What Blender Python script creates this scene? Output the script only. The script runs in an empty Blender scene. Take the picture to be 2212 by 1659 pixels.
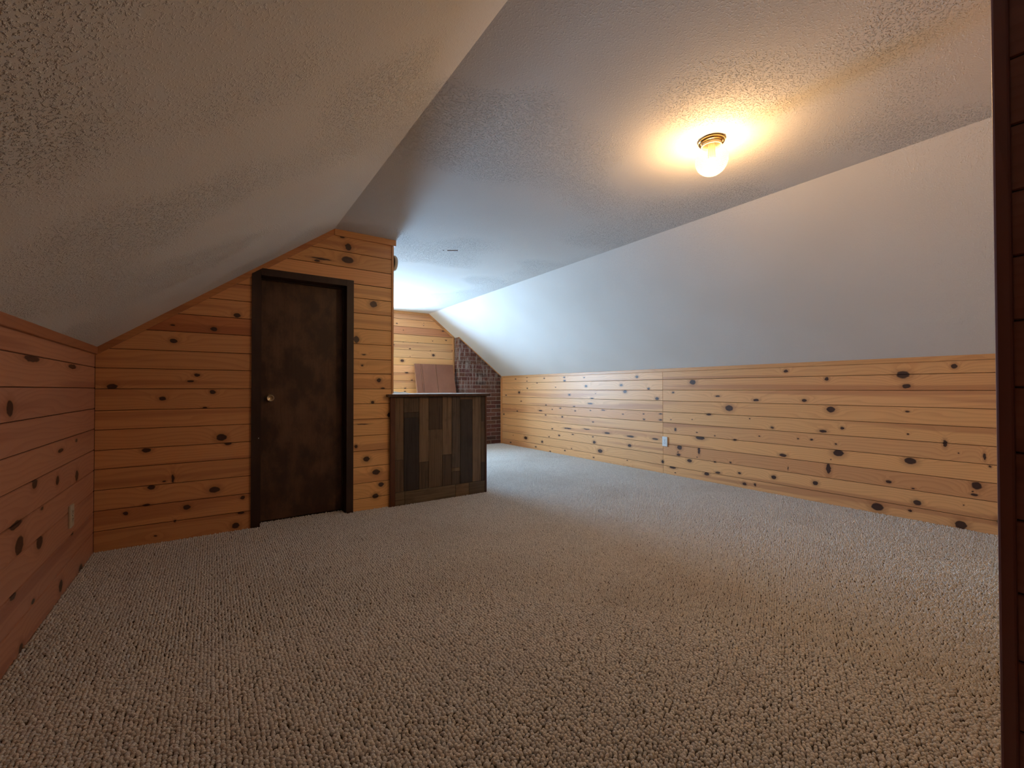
import bpy, bmesh, math, random
from mathutils import Vector, Matrix
import numpy as np

# ------------------------------------------------------------------ camera, light, exposure
scene = bpy.context.scene
col = scene.collection
H = 2.33                      # flat ceiling height
XL, XR = -0.610, 4.495        # knee walls
HL, HR = 1.282, 1.2575        # knee wall heights
CL, CR = 0.809, 3.080         # ceiling creases
YD, XE = 3.727, 1.3006        # plank wall with the door, its right end
YF, YC = 7.010, 6.852         # far gable, chimney front
YN = -1.5                     # gable behind the camera
XB, YB = 1.270, 0.153         # plank block beside the camera
SL = (H - HL) / (CL - XL)
SR = (H - HR) / (XR - CR)

cam_d = bpy.data.cameras.new('camera')
cam = bpy.data.objects.new('camera', cam_d); col.objects.link(cam)
yaw, pitch, roll = 0.6042, 0.0117, -0.0011
cam_d.sensor_width = 36.0
cam_d.lens = 36.0 * 936.2 / 2212
cam_d.clip_start = 0.01
f = Vector((math.sin(yaw) * math.cos(pitch), math.cos(yaw) * math.cos(pitch), math.sin(pitch)))
r0 = Vector((math.cos(yaw), -math.sin(yaw), 0)); u0 = r0.cross(f)
r1 = math.cos(roll) * r0 + math.sin(roll) * u0
u1 = -math.sin(roll) * r0 + math.cos(roll) * u0
M = Matrix((r1, u1, -f)).transposed().to_4x4(); M.translation = (0, 0, 1.0217)
cam.matrix_world = M
scene.camera = cam

SKY_STRENGTH = 112.0
SKY_COLOR = (0.41, 0.67, 1.0)
BULB_STRENGTH = 760.0
BULB_COLOR = (1.0, 0.62, 0.31)
scene.view_settings.view_transform = 'Standard'
scene.view_settings.look = 'None'
scene.view_settings.gamma = 1.0
scene.view_settings.use_curve_mapping = False
scene.view_settings.exposure = 0.13
cy = scene.cycles
cy.max_bounces = 6; cy.diffuse_bounces = 4; cy.glossy_bounces = 2
cy.transparent_max_bounces = 12; cy.sample_clamp_indirect = 8.0
cy.use_denoising = True; cy.adaptive_threshold = 0.1; cy.use_light_tree = False

world = bpy.data.worlds.new('overcast_sky'); scene.world = world
world.use_nodes = True
bgn = world.node_tree.nodes['Background']
bgn.inputs[0].default_value = (*SKY_COLOR, 1); bgn.inputs[1].default_value = SKY_STRENGTH

WX0, WX1, WZ0, WZ1 = 1.52, 2.32, 0.78, 1.93      # window opening in the far gable
pl_d = bpy.data.lights.new('window_portal', 'AREA')
pl_d.shape = 'RECTANGLE'; pl_d.size = WX1 - WX0; pl_d.size_y = WZ1 - WZ0
pl_d.cycles.is_portal = True
pl = bpy.data.objects.new('window_portal', pl_d); col.objects.link(pl)
pl.location = ((WX0 + WX1) / 2, YF + 0.235, (WZ0 + WZ1) / 2)
pl.rotation_euler = (-math.pi / 2, 0, 0)          # facing -Y, into the room

# ------------------------------------------------------------------ helpers
rng = random.Random(7)

def link(o, parent=None):
    col.objects.link(o)
    if parent is not None:
        o.parent = parent
        o.matrix_parent_inverse = Matrix.Translation(parent.location).inverted()
    return o

def tag(o, label=None, cat=None, kind=None, group=None):
    if label: o['label'] = label
    if cat: o['category'] = cat
    if kind: o['kind'] = kind
    if group: o['group'] = group
    return o

def empty(name, loc):
    o = bpy.data.objects.new(name, None); o.empty_display_size = 0.1
    o.location = loc; col.objects.link(o)
    return o

def finish(name, bm, mat, parent=None, smooth=False):
    bmesh.ops.recalc_face_normals(bm, faces=bm.faces)
    me = bpy.data.meshes.new(name); bm.to_mesh(me); bm.free()
    if smooth:
        for p in me.polygons: p.use_smooth = True
    if mat: me.materials.append(mat)
    return link(bpy.data.objects.new(name, me), parent)

def add_box(bm, lo, hi, bevel=0.0):
    r = bmesh.ops.create_cube(bm, size=1.0)
    vs = r['verts']
    for v in vs:
        v.co = Vector([lo[i] + (v.co[i] + 0.5) * (hi[i] - lo[i]) for i in range(3)])
    if bevel > 0:
        es = list({e for v in vs for e in v.link_edges})
        bmesh.ops.bevel(bm, geom=es, offset=bevel, segments=2, profile=0.5, affect='EDGES')
    return bm

def box(name, lo, hi, mat, parent=None, bevel=0.0):
    bm = bmesh.new(); add_box(bm, lo, hi, bevel)
    o = finish(name, bm, mat, parent)
    auto_uv(o)
    return o

def auto_uv(o):
    me = o.data
    uv = me.uv_layers.new(name='UVMap') if not me.uv_layers else me.uv_layers[0]
    d = Vector([max(v.co[i] for v in me.vertices) - min(v.co[i] for v in me.vertices) for i in range(3)])
    la = max(range(3), key=lambda i: d[i])
    for p in me.polygons:
        na = max(range(3), key=lambda i: abs(p.normal[i]))
        oth = [i for i in range(3) if i != na]
        if la in oth:
            a = la; b = [i for i in oth if i != la][0]
        else:
            a, b = oth
        for li in p.loop_indices:
            c = me.vertices[me.loops[li].vertex_index].co
            uv.data[li].uv = (c[a], c[b])

# wall frames: (u, v, n) -> world; n points into the room
FR = {
    'door': lambda u, v, n: Vector((u, YD - n, v)),
    'far': lambda u, v, n: Vector((u, YF - n, v)),
    'chim': lambda u, v, n: Vector((u, YC - n, v)),
    'right': lambda u, v, n: Vector((XR - n, u, v)),
    'left': lambda u, v, n: Vector((XL + n, u, v)),
    'inner': lambda u, v, n: Vector((XE + n, u, v)),
    'near': lambda u, v, n: Vector((u, YN + n, v)),
    'blockside': lambda u, v, n: Vector((XB - n, u, v)),
    'blockface': lambda u, v, n: Vector((u, YB + n, v)),
}

def clip(poly, a, b, c):
    """keep a*u + b*v <= c"""
    out = []
    for i in range(len(poly)):
        p, q = poly[i], poly[(i + 1) % len(poly)]
        dp = a * p[0] + b * p[1] - c; dq = a * q[0] + b * q[1] - c
        if dp <= 0: out.append(p)
        if (dp < 0 < dq) or (dq < 0 < dp):
            t = dp / (dp - dq)
            out.append((p[0] + t * (q[0] - p[0]), p[1] + t * (q[1] - p[1])))
    return out

def clipall(poly, planes):
    for pl_ in planes: poly = clip(poly, *pl_)
    res = []
    for p in poly:
        if not res or abs(p[0] - res[-1][0]) + abs(p[1] - res[-1][1]) > 1e-5: res.append(p)
    if len(res) > 2 and abs(res[0][0] - res[-1][0]) + abs(res[0][1] - res[-1][1]) < 1e-5: res.pop()
    return res

def loops_mesh(name, frame, loops, mat, parent):
    """loops: list of (polygon, n) from front to back, same vertex count; capped both ends"""
    fr = FR[frame]; bm = bmesh.new(); uvl = bm.loops.layers.uv.new('UVMap'); info = {}
    rows = []
    for poly, n in loops:
        row = []
        for (u, v) in poly:
            bv = bm.verts.new(fr(u, v, n)); info[bv] = (u, v); row.append(bv)
        rows.append(row)
    bm.faces.new(rows[0]); bm.faces.new(rows[-1][::-1])
    for a, b in zip(rows, rows[1:]):
        for i in range(len(a)):
            j = (i + 1) % len(a)
            bm.faces.new((a[i], b[i], b[j], a[j]))
    for fc in bm.faces:
        for lp in fc.loops: lp[uvl].uv = info[lp.vert]
    return finish(name, bm, mat, parent)

def slab(name, frame, poly, n0, n1, mat, parent=None):
    return loops_mesh(name, frame, [(poly, n1), (poly, n0)], mat, parent)

# ------------------------------------------------------------------ node helper
class NT:
    def __init__(s, name):
        s.m = bpy.data.materials.new(name); s.m.use_nodes = True
        s.t = s.m.node_tree; s.t.nodes.clear()
        s.out = s.t.nodes.new('ShaderNodeOutputMaterial')
    def n(s, typ, **kw):
        nd = s.t.nodes.new(typ)
        for k, v in kw.items(): setattr(nd, k, v)
        return nd
    def put(s, sock, v):
        if isinstance(v, bpy.types.NodeSocket): s.t.links.new(v, sock)
        elif v is not None:
            if hasattr(sock.default_value, '__len__') and not hasattr(v, '__len__'): v = (v,) * len(sock.default_value)
            if hasattr(sock.default_value, '__len__') and len(sock.default_value) == 4 and len(v) == 3: v = (*v, 1)
            sock.default_value = v
    def math(s, op, a, b=None, c=None, clampit=False):
        nd = s.n('ShaderNodeMath', operation=op, use_clamp=clampit)
        s.put(nd.inputs[0], a)
        if b is not None: s.put(nd.inputs[1], b)
        if c is not None: s.put(nd.inputs[2], c)
        return nd.outputs[0]
    def vec(s, op, a, b=None, out=0):
        nd = s.n('ShaderNodeVectorMath', operation=op)
        s.put(nd.inputs[0], a)
        if b is not None: s.put(nd.inputs[1], b)
        return nd.outputs[out]
    def xyz(s, x, y, z):
        nd = s.n('ShaderNodeCombineXYZ')
        for i, v in enumerate((x, y, z)): s.put(nd.inputs[i], v)
        return nd.outputs[0]
    def sep(s, v):
        nd = s.n('ShaderNodeSeparateXYZ'); s.put(nd.inputs[0], v); return nd.outputs
    def noise(s, v, scale=1.0, detail=3.0, rough=0.55, dist=0.0, out=0):
        nd = s.n('ShaderNodeTexNoise'); s.put(nd.inputs['Vector'], v)
        s.put(nd.inputs['Scale'], scale); s.put(nd.inputs['Detail'], detail)
        s.put(nd.inputs['Roughness'], rough); s.put(nd.inputs['Distortion'], dist)
        return nd.outputs[out]
    def ramp(s, v, lo, hi, a=0.0, b=1.0, smooth=True):
        nd = s.n('ShaderNodeMapRange', interpolation_type='SMOOTHSTEP' if smooth else 'LINEAR')
        for i, x in enumerate((v, lo, hi, a, b)): s.put(nd.inputs[i], x)
        return nd.outputs[0]
    def mix(s, f_, a, b, blend='MIX'):
        nd = s.n('ShaderNodeMix', data_type='RGBA', blend_type=blend)
        s.put(nd.inputs[0], f_); s.put(nd.inputs[6], a); s.put(nd.inputs[7], b)
        return nd.outputs[2]
    def attr(s, name, typ='OBJECT'):
        nd = s.n('ShaderNodeAttribute', attribute_type=typ, attribute_name=name); return nd.outputs
    def uv(s):
        return s.n('ShaderNodeTexCoord').outputs['UV']
    def pos(s):
        return s.n('ShaderNodeNewGeometry').outputs['Position']
    def bump(s, h, strength=1.0, dist=0.002):
        nd = s.n('ShaderNodeBump'); s.put(nd.inputs['Height'], h)
        nd.inputs['Strength'].default_value = strength; nd.inputs['Distance'].default_value = dist
        return nd.outputs[0]
    def bsdf(s, color, rough=0.6, normal=None, metal=0.0, spec=0.5, coat=0.0, coat_rough=0.2):
        nd = s.n('ShaderNodeBsdfPrincipled')
        s.put(nd.inputs['Base Color'], color); s.put(nd.inputs['Roughness'], rough)
        s.put(nd.inputs['Metallic'], metal); s.put(nd.inputs['Specular IOR Level'], spec)
        s.put(nd.inputs['Coat Weight'], coat); s.put(nd.inputs['Coat Roughness'], coat_rough)
        if normal is not None: s.put(nd.inputs['Normal'], normal)
        s.t.links.new(nd.outputs[0], s.out.inputs[0])
        return nd

def plain(name, color, rough=0.6, metal=0.0, spec=0.5):
    n = NT(name); n.bsdf(color, rough, metal=metal, spec=spec); return n.m

# ------------------------------------------------------------------ materials
def make_pine(K, consts=None):
    n = NT('knotty_pine_%d' % K)
    seed = n.attr('seed')[2]; tint = n.attr('tint')[0]
    uv = n.uv(); su = n.sep(uv)
    u, v = su[0], su[1]
    sd = n.math('MULTIPLY', seed, 37.0)
    wob = n.noise(n.xyz(n.math('MULTIPLY', u, 26.0), n.math('MULTIPLY', v, 60.0), sd), 1.0, 1.0, out=1)
    wob = n.vec('MULTIPLY', n.vec('SUBTRACT', wob, (0.5, 0.5, 0.5)), (0.016, 0.010, 0.0))
    uvw = n.vec('ADD', uv, wob)
    dmin = None; esum = None
    for i in range(K):
        if consts:
            ku, kv, rx, rz = consts[i]
            rel = n.vec('MULTIPLY', n.vec('SUBTRACT', uvw, (ku, kv, 0.0)), (1.0 / max(rx, 0.004), 1.0 / max(rz, 0.003), 0.0))
        else:
            a = n.attr('k%d' % i)
            sx = n.sep(a[1])
            inv = n.xyz(sx[2], a[3], 0.0)
            rel = n.vec('MULTIPLY', n.vec('SUBTRACT', uvw, a[1]), inv)
        d = n.vec('LENGTH', rel, out=1)
        e = n.math('POWER', 0.60, d)
        dmin = d if dmin is None else n.math('MINIMUM', dmin, d)
        esum = e if esum is None else n.math('ADD', esum, e)
    # grain
    warp = n.noise(n.xyz(n.math('MULTIPLY', u, 0.9), n.math('MULTIPLY', v, 5.0), sd), 1.0, 2.0, 0.5)
    ph = n.math('ADD', n.math('MULTIPLY', v, 38.0), n.math('MULTIPLY', warp, 9.0))
    if esum is not None: ph = n.math('ADD', ph, n.math('MULTIPLY', esum, 4.5))
    fr_ = n.math('FRACT', ph)
    line = n.math('MULTIPLY', n.ramp(fr_, 0.35, 0.95), n.ramp(fr_, 1.0, 0.95))
    fine = n.noise(n.xyz(n.math('MULTIPLY', u, 5.0), n.math('MULTIPLY', v, 320.0), sd), 1.0, 1.0)
    heart = n.noise(n.xyz(n.math('ADD', n.math('MULTIPLY', u, 0.35), sd), n.math('MULTIPLY', v, 11.0), sd), 1.0, 1.0)
    heart = n.ramp(heart, 0.55, 0.66)
    c = n.mix(n.math('MULTIPLY', line, 0.32), (0.80, 0.43, 0.185), (0.53, 0.22, 0.078))
    c = n.mix(n.math('MULTIPLY', fine, 0.25), c, (0.63, 0.32, 0.125))
    c = n.mix(n.math('MULTIPLY', heart, 0.55), c, (0.46, 0.185, 0.08))
    c = n.mix(1.0, c, tint, 'MULTIPLY')
    if dmin is not None:
        halo = n.ramp(dmin, 2.6, 1.0)
        c = n.mix(n.math('MULTIPLY', halo, 0.40), c, (0.26, 0.09, 0.028))
        ring = n.ramp(dmin, 1.18, 0.88)
        c = n.mix(n.math('MULTIPLY', ring, 0.95), c, (0.034, 0.013, 0.011))
        core = n.ramp(dmin, 0.6, 0.2)
        c = n.mix(n.math('MULTIPLY', core, 0.55), c, (0.065, 0.026, 0.020))
    n.bsdf(c, 0.42, spec=0.5)
    return n.m

PINE = {k: make_pine(k) for k in (2, 5, 9)}

def pine_props(o, knots, tint=None):
    K = min([k for k in PINE if k >= len(knots)] or [0])
    for i in range(K):
        if i < len(knots):
            ku, kv, rx, rz = knots[i]
            o['k%d' % i] = [float(ku), float(kv), 1.0 / max(rx, 0.004), 1.0 / max(rz, 0.003)]
        else:
            o['k%d' % i] = [-99.0, -99.0, 100.0, 100.0]
    o['seed'] = rng.random() * 10
    if tint is None:
        b = rng.uniform(0.86, 1.1)
        tint = [b * rng.uniform(0.97, 1.03), b * rng.uniform(0.93, 1.03), b * rng.uniform(0.85, 1.05)]
    o['tint'] = [float(t) for t in tint]
    o.data.materials.clear(); o.data.materials.append(PINE[K] if K else make_pine(len(knots), knots))

def make_plaster(name, lo, strength):
    n = NT(name)
    p = n.pos()
    big = n.noise(p, 1.15, 1.0, 0.55)
    patch = n.ramp(big, 0.45, 0.61, lo, 1.0)
    med = n.noise(p, 125.0, 2.0, 0.62)
    blob = n.ramp(med, 0.50, 0.72)
    pit = n.ramp(med, 0.32, 0.22)
    h = n.math('MULTIPLY', n.math('SUBTRACT', blob, pit), patch)
    c = n.mix(n.ramp(big, 0.3, 0.7), PL_A, PL_B)
    n.bsdf(c, 0.85, n.bump(h, strength, 0.009), spec=0.2)
    return n.m
PL_A, PL_B = (0.755, 0.725, 0.68), (0.81, 0.785, 0.745)
PLASTER = make_plaster('textured_plaster', 0.09, 0.9)
PLASTER_SMOOTH = make_plaster('smoother_plaster', 0.10, 0.28)

def make_carpet():
    n = NT('berber_carpet')
    rnd = n.attr('yarn', 'GEOMETRY')[2]
    soil = n.noise(n.pos(), 1.1, 3.0, 0.6)
    c = n.mix(rnd, (0.66, 0.625, 0.58), (0.84, 0.80, 0.745))
    c = n.mix(n.math('MULTIPLY', n.ramp(soil, 0.45, 0.72), 0.25), c, (0.50, 0.42, 0.35))
    n.bsdf(c, 0.95, n.bump(n.noise(n.pos(), 420.0, 0.0), 0.8, 0.0022), spec=0.1)
    return n.m
CARPET = make_carpet()
CARPETBACK = plain('carpet_backing', (0.10, 0.075, 0.055), 0.95, spec=0.05)

def make_darkwood(name, a, b, c3, mott=5.0, rough=0.45):
    n = NT(name); p = n.pos()
    m1 = n.noise(n.vec('MULTIPLY', p, (1.6, 1.6, 0.9)), mott, 4.0, 0.62)
    gr = n.noise(n.vec('MULTIPLY', p, (70.0, 70.0, 3.0)), 1.0, 3.0)
    c = n.mix(n.ramp(m1, 0.36, 0.68), a, b)
    c = n.mix(n.math('MULTIPLY', n.ramp(gr, 0.4, 0.75), 0.45), c, c3)
    n.bsdf(c, rough, n.bump(gr, 0.2, 0.0005), spec=0.4)
    return n.m
DOORWOOD = make_darkwood('dark_stained_door', (0.045, 0.020, 0.011), (0.125, 0.062, 0.034), (0.065, 0.030, 0.016))
CASING = make_darkwood('dark_stained_casing', (0.030, 0.013, 0.009), (0.052, 0.026, 0.017), (0.022, 0.010, 0.007), 3.0, 0.4)
REDTRIM = make_darkwood('reddish_stained_trim', (0.085, 0.028, 0.014), (0.13, 0.047, 0.022), (0.06, 0.018, 0.009), 4.0, 0.4)
TOPWOOD = make_darkwood('varnished_dark_top', (0.055, 0.024, 0.015), (0.10, 0.045, 0.026), (0.04, 0.016, 0.010), 4.0, 0.16)

def make_reclaimed():
    n = NT('reclaimed_barn_wood')
    tint = n.attr('tint')[0]; sd = n.math('MULTIPLY', n.attr('seed')[2], 11.0)
    uv = n.uv(); s_ = n.sep(uv)
    gr = n.noise(n.xyz(n.math('MULTIPLY', s_[0], 2.2), n.math('MULTIPLY', s_[1], 75.0), sd), 1.0, 4.0, 0.65, 0.6)
    bl = n.noise(n.xyz(n.math('MULTIPLY', s_[0], 5.0), n.math('MULTIPLY', s_[1], 9.0), sd), 1.0, 4.0, 0.6)
    c = n.mix(n.ramp(gr, 0.42, 0.72), (1.12, 1.1, 1.08), (0.55, 0.52, 0.5))
    c = n.mix(n.math('MULTIPLY', n.ramp(bl, 0.52, 0.72), 0.55), c, (0.45, 0.42, 0.40))
    c = n.mix(1.0, tint, c, 'MULTIPLY')
    n.bsdf(c, 0.6, n.bump(gr, 0.5, 0.0015), spec=0.35)
    return n.m
RECLAIMED = make_reclaimed()

def make_brick():
    n = NT('old_red_brick')
    tint = n.attr('tint')[0]; p = n.pos()
    sp = n.sep(p)
    mot = n.noise(p, 42.0, 4.0, 0.65)
    c = n.mix(n.ramp(mot, 0.35, 0.7), (0.115, 0.047, 0.034), (0.20, 0.085, 0.062))
    c = n.mix(1.0, c, tint, 'MULTIPLY')
    # lime streaks that ran down the upper courses
    st = n.noise(n.vec('MULTIPLY', p, (26.0, 26.0, 4.5)), 1.0, 4.0, 0.65)
    up = n.ramp(n.math('ADD', sp[2], n.math('MULTIPLY', n.noise(p, 3.0, 2.0), 0.5)), 1.10, 1.55)
    lime = n.math('MULTIPLY', n.ramp(st, 0.47, 0.62), up)
    c = n.mix(n.math('MULTIPLY', lime, 0.62), c, (0.46, 0.42, 0.39))
    n.bsdf(c, 0.85, n.bump(mot, 0.5, 0.003), spec=0.2)
    return n.m
BRICK = make_brick()

def make_mortar():
    n = NT('mortar'); p = n.pos()
    a = n.noise(p, 60.0, 3.0)
    up = n.ramp(n.sep(p)[2], 1.0, 1.4)
    c = n.mix(a, (0.34, 0.29, 0.25), (0.50, 0.44, 0.39))
    c = n.mix(n.math('MULTIPLY', up, 0.6), c, (0.21, 0.16, 0.14))
    n.bsdf(c, 0.9, n.bump(a, 0.5, 0.003), spec=0.2)
    return n.m
MORTAR = make_mortar()

BACKING = plain('plank_backing', (0.045, 0.022, 0.012), 0.9, spec=0.1)
WHITEPL = plain('white_plastic', (0.70, 0.72, 0.72), 0.4)
CREAMPL = plain('cream_plastic', (0.58, 0.50, 0.38), 0.45)
SLOT = plain('dark_slot', (0.02, 0.02, 0.02), 0.6)
BRASS = plain('polished_brass', (0.62, 0.42, 0.18), 0.22, metal=1.0)
KNOBMETAL = plain('worn_brass', (0.62, 0.46, 0.27), 0.28, metal=1.0)
ENAMEL = plain('cream_enamel', (0.80, 0.72, 0.52), 0.35)
WINWHITE = plain('white_window_paint', (0.75, 0.75, 0.73), 0.4)
CERAMIC = plain('white_ceramic', (0.80, 0.80, 0.78), 0.2)
PANEL = make_darkwood('brown_laminate', (0.25, 0.092, 0.046), (0.29, 0.11, 0.056), (0.22, 0.082, 0.041), 3.0, 0.45)
PANELEDGE = plain('raw_panel_edge', (0.42, 0.20, 0.10), 0.6)

def make_glass_globe():
    n = NT('diamond_cut_glass')
    uv = n.sep(n.uv())
    a = n.math('SINE', n.math('MULTIPLY', n.math('ADD', n.math('MULTIPLY', uv[0], 26.0), n.math('MULTIPLY', uv[1], 13.0)), 2 * math.pi))
    b = n.math('SINE', n.math('MULTIPLY', n.math('SUBTRACT', n.math('MULTIPLY', uv[0], 26.0), n.math('MULTIPLY', uv[1], 13.0)), 2 * math.pi))
    h = n.math('MULTIPLY', a, b)
    nm = n.bump(h, 1.0, 0.003)
    tr = n.n('ShaderNodeBsdfTransparent'); tr.inputs[0].default_value = (1.0, 0.95, 0.84, 1)
    tl = n.n('ShaderNodeBsdfTranslucent'); tl.inputs[0].default_value = (0.42, 0.36, 0.24, 1)
    df = n.n('ShaderNodeBsdfDiffuse'); df.inputs[0].default_value = (0.75, 0.7, 0.6, 1)
    gl = n.n('ShaderNodeBsdfGlossy'); gl.inputs['Roughness'].default_value = 0.12
    for x in (tl, df, gl): n.t.links.new(nm, x.inputs['Normal'])
    m1 = n.n('ShaderNodeMixShader'); m1.inputs[0].default_value = 0.35
    n.t.links.new(tl.outputs[0], m1.inputs[1]); n.t.links.new(df.outputs[0], m1.inputs[2])
    fz = n.n('ShaderNodeFresnel'); fz.inputs[0].default_value = 1.45; n.t.links.new(nm, fz.inputs['Normal'])
    m2 = n.n('ShaderNodeMixShader')
    n.t.links.new(n.math('MULTIPLY', fz.outputs[0], 0.7), m2.inputs[0])
    n.t.links.new(m1.outputs[0], m2.inputs[1]); n.t.links.new(gl.outputs[0], m2.inputs[2])
    m3 = n.n('ShaderNodeMixShader')
    n.t.links.new(n.ramp(h, -0.6, 0.6, 0.93, 0.78), m3.inputs[0])
    n.t.links.new(m2.outputs[0], m3.inputs[1]); n.t.links.new(tr.outputs[0], m3.inputs[2])
    n.t.links.new(m3.outputs[0], n.out.inputs[0])
    return n.m
GLOBE = make_glass_globe()

def make_emit(name, color, s):
    n = NT(name); e = n.n('ShaderNodeEmission'); e.inputs[0].default_value = (*color, 1); e.inputs[1].default_value = s
    n.t.links.new(e.outputs[0], n.out.inputs[0]); return n.m
BULB = make_emit('lit_bulb', BULB_COLOR, BULB_STRENGTH)

def make_pane():
    n = NT('window_glass')
    tr = n.n('ShaderNodeBsdfTransparent'); tr.inputs[0].default_value = (0.95, 0.97, 0.97, 1)
    gl = n.n('ShaderNodeBsdfGlossy'); gl.inputs['Roughness'].default_value = 0.02
    m = n.n('ShaderNodeMixShader'); m.inputs[0].default_value = 0.05
    n.t.links.new(tr.outputs[0], m.inputs[1]); n.t.links.new(gl.outputs[0], m.inputs[2])
    n.t.links.new(m.outputs[0], n.out.inputs[0]); return n.m
PANE = make_pane()

# ------------------------------------------------------------------ knots read off the boards (along, height, half length, half height)
KR = [(1.915,1.19,0.018,0.013),(1.581,1.109,0.015,0.016),(1.064,1.132,0.039,0.028),(1.045,1.04,0.024,0.017),(0.775,1.186,0.016,0.016),(2.193,0.908,0.027,0.012),(1.76,0.913,0.021,0.013),(1.553,0.839,0.031,0.025),(1.041,0.842,0.014,0.006),(1.471,0.679,0.014,0.012),(2.041,0.642,0.014,0.011),(1.616,0.642,0.028,0.012),(1.038,0.665,0.007,0.005),(0.549,0.707,0.008,0.014),(0.83,0.613,0.011,0.024),(1.518,0.536,0.008,0.007),(1.706,0.558,0.011,0.007),(1.816,0.557,0.008,0.006),(2.165,0.547,0.009,0.005),(1.501,0.46,0.037,0.027),(1.947,0.385,0.029,0.014),(1.026,0.456,0.034,0.024),(0.603,0.474,0.007,0.008),(0.629,0.539,0.007,0.022),(0.757,0.55,0.004,0.004),(1.576,0.315,0.017,0.045),(1.556,0.396,0.004,0.004),(1.904,0.266,0.004,0.014),(1.16,0.27,0.018,0.011),(0.669,0.328,0.024,0.026),(0.681,0.261,0.018,0.008),(0.688,0.283,0.005,0.005),(2.032,0.162,0.022,0.016),(1.678,0.167,0.021,0.018),(1.01,0.244,0.011,0.006),(0.989,0.138,0.024,0.018),(0.738,0.174,0.004,0.005),(2.315,0.047,0.019,0.014),(2.21,0.057,0.01,0.013),(1.234,0.052,0.038,0.029),(1.03,0.067,0.011,0.01),(0.752,0.028,0.031,0.028),(0.551,0.097,0.024,0.022),(2.258,0.719,0.006,0.005),(6.398,1.202,0.019,0.008),(6.055,1.222,0.014,0.006),(6.055,1.158,0.014,0.006),(5.577,1.198,0.016,0.008),(5.082,1.202,0.02,0.01),(5.076,1.152,0.024,0.013),(4.645,1.189,0.012,0.007),(3.679,1.178,0.022,0.015),(5.769,1.124,0.013,0.007),(6.045,1.036,0.017,0.009),(5.29,1.049,0.011,0.006),(4.606,1.064,0.024,0.014),(3.942,1.073,0.023,0.014),(3.5,1.024,0.018,0.012),(6.287,0.962,0.029,0.019),(6.708,0.908,0.02,0.009),(4.965,0.933,0.024,0.013),(3.875,0.987,0.028,0.018),(4.414,0.957,0.009,0.005),(4.486,0.885,0.027,0.009),(3.372,0.901,0.025,0.017),(3.148,0.978,0.015,0.01),(6.226,0.808,0.018,0.008),(4.522,0.811,0.048,0.01),(5.532,0.759,0.016,0.008),(4.862,0.757,0.021,0.007),(5.176,0.721,0.022,0.008),(5.374,0.695,0.012,0.007),(4.836,0.692,0.016,0.008),(4.518,0.712,0.012,0.007),(4.266,0.725,0.033,0.007),(5.68,0.663,0.045,0.01),(6.347,0.626,0.019,0.009),(3.913,0.686,0.014,0.007),(3.577,0.705,0.011,0.007),(3.324,0.717,0.02,0.007),(5.541,0.596,0.018,0.009),(5.129,0.587,0.02,0.011),(3.57,0.636,0.015,0.01),(3.325,0.644,0.021,0.008),(6.78,0.552,0.024,0.011),(4.463,0.548,0.016,0.007),(2.892,1.098,0.035,0.027),(2.597,0.942,0.024,0.008),(2.47,0.817,0.04,0.03),(2.699,0.741,0.028,0.011),(2.898,0.673,0.007,0.005),(3.179,0.656,0.008,0.006),(5.375,0.382,0.018,0.009),(5.002,0.417,0.08,0.009),(4.597,0.435,0.061,0.007),(4.196,0.411,0.048,0.012),(3.79,0.401,0.058,0.011),(3.404,0.403,0.042,0.01),(5.206,0.29,0.02,0.011),(5.457,0.248,0.015,0.007),(4.89,0.333,0.021,0.007),(6.092,0.169,0.045,0.023),(6.475,0.183,0.011,0.005),(4.469,0.335,0.012,0.007),(5.634,0.148,0.022,0.018),(4.441,0.259,0.028,0.018),(3.803,0.28,0.026,0.018),(6.56,0.045,0.023,0.011),(5.805,0.046,0.02,0.009),(4.92,0.117,0.011,0.006),(4.328,0.148,0.041,0.025),(5.427,0.012,0.018,0.009),(5.072,0.069,0.016,0.009),(4.703,-0.008,0.023,0.009),(4.454,0.041,0.014,0.008),(4.137,-0.009,0.013,0.008),(3.842,0.081,0.01,0.006),(3.836,-0.006,0.026,0.008),(3.296,0.139,0.017,0.018),(3.118,0.542,0.012,0.017),(2.843,0.531,0.009,0.005),(2.631,0.512,0.008,0.006),(2.803,0.473,0.051,0.02),(2.409,0.487,0.019,0.009),(3.064,0.337,0.031,0.025),(3.085,0.282,0.008,0.006),(3.077,0.25,0.022,0.014),(2.818,0.331,0.014,0.04),(2.842,0.253,0.007,0.005),(2.937,0.199,0.027,0.018),(2.633,0.228,0.013,0.008),(2.459,0.245,0.01,0.008),(3.158,0.09,0.04,0.014),(3.122,0.033,0.008,0.005),(2.728,0.082,0.028,0.018),(2.599,0.117,0.027,0.011),(2.365,0.148,0.016,0.01)]
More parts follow.
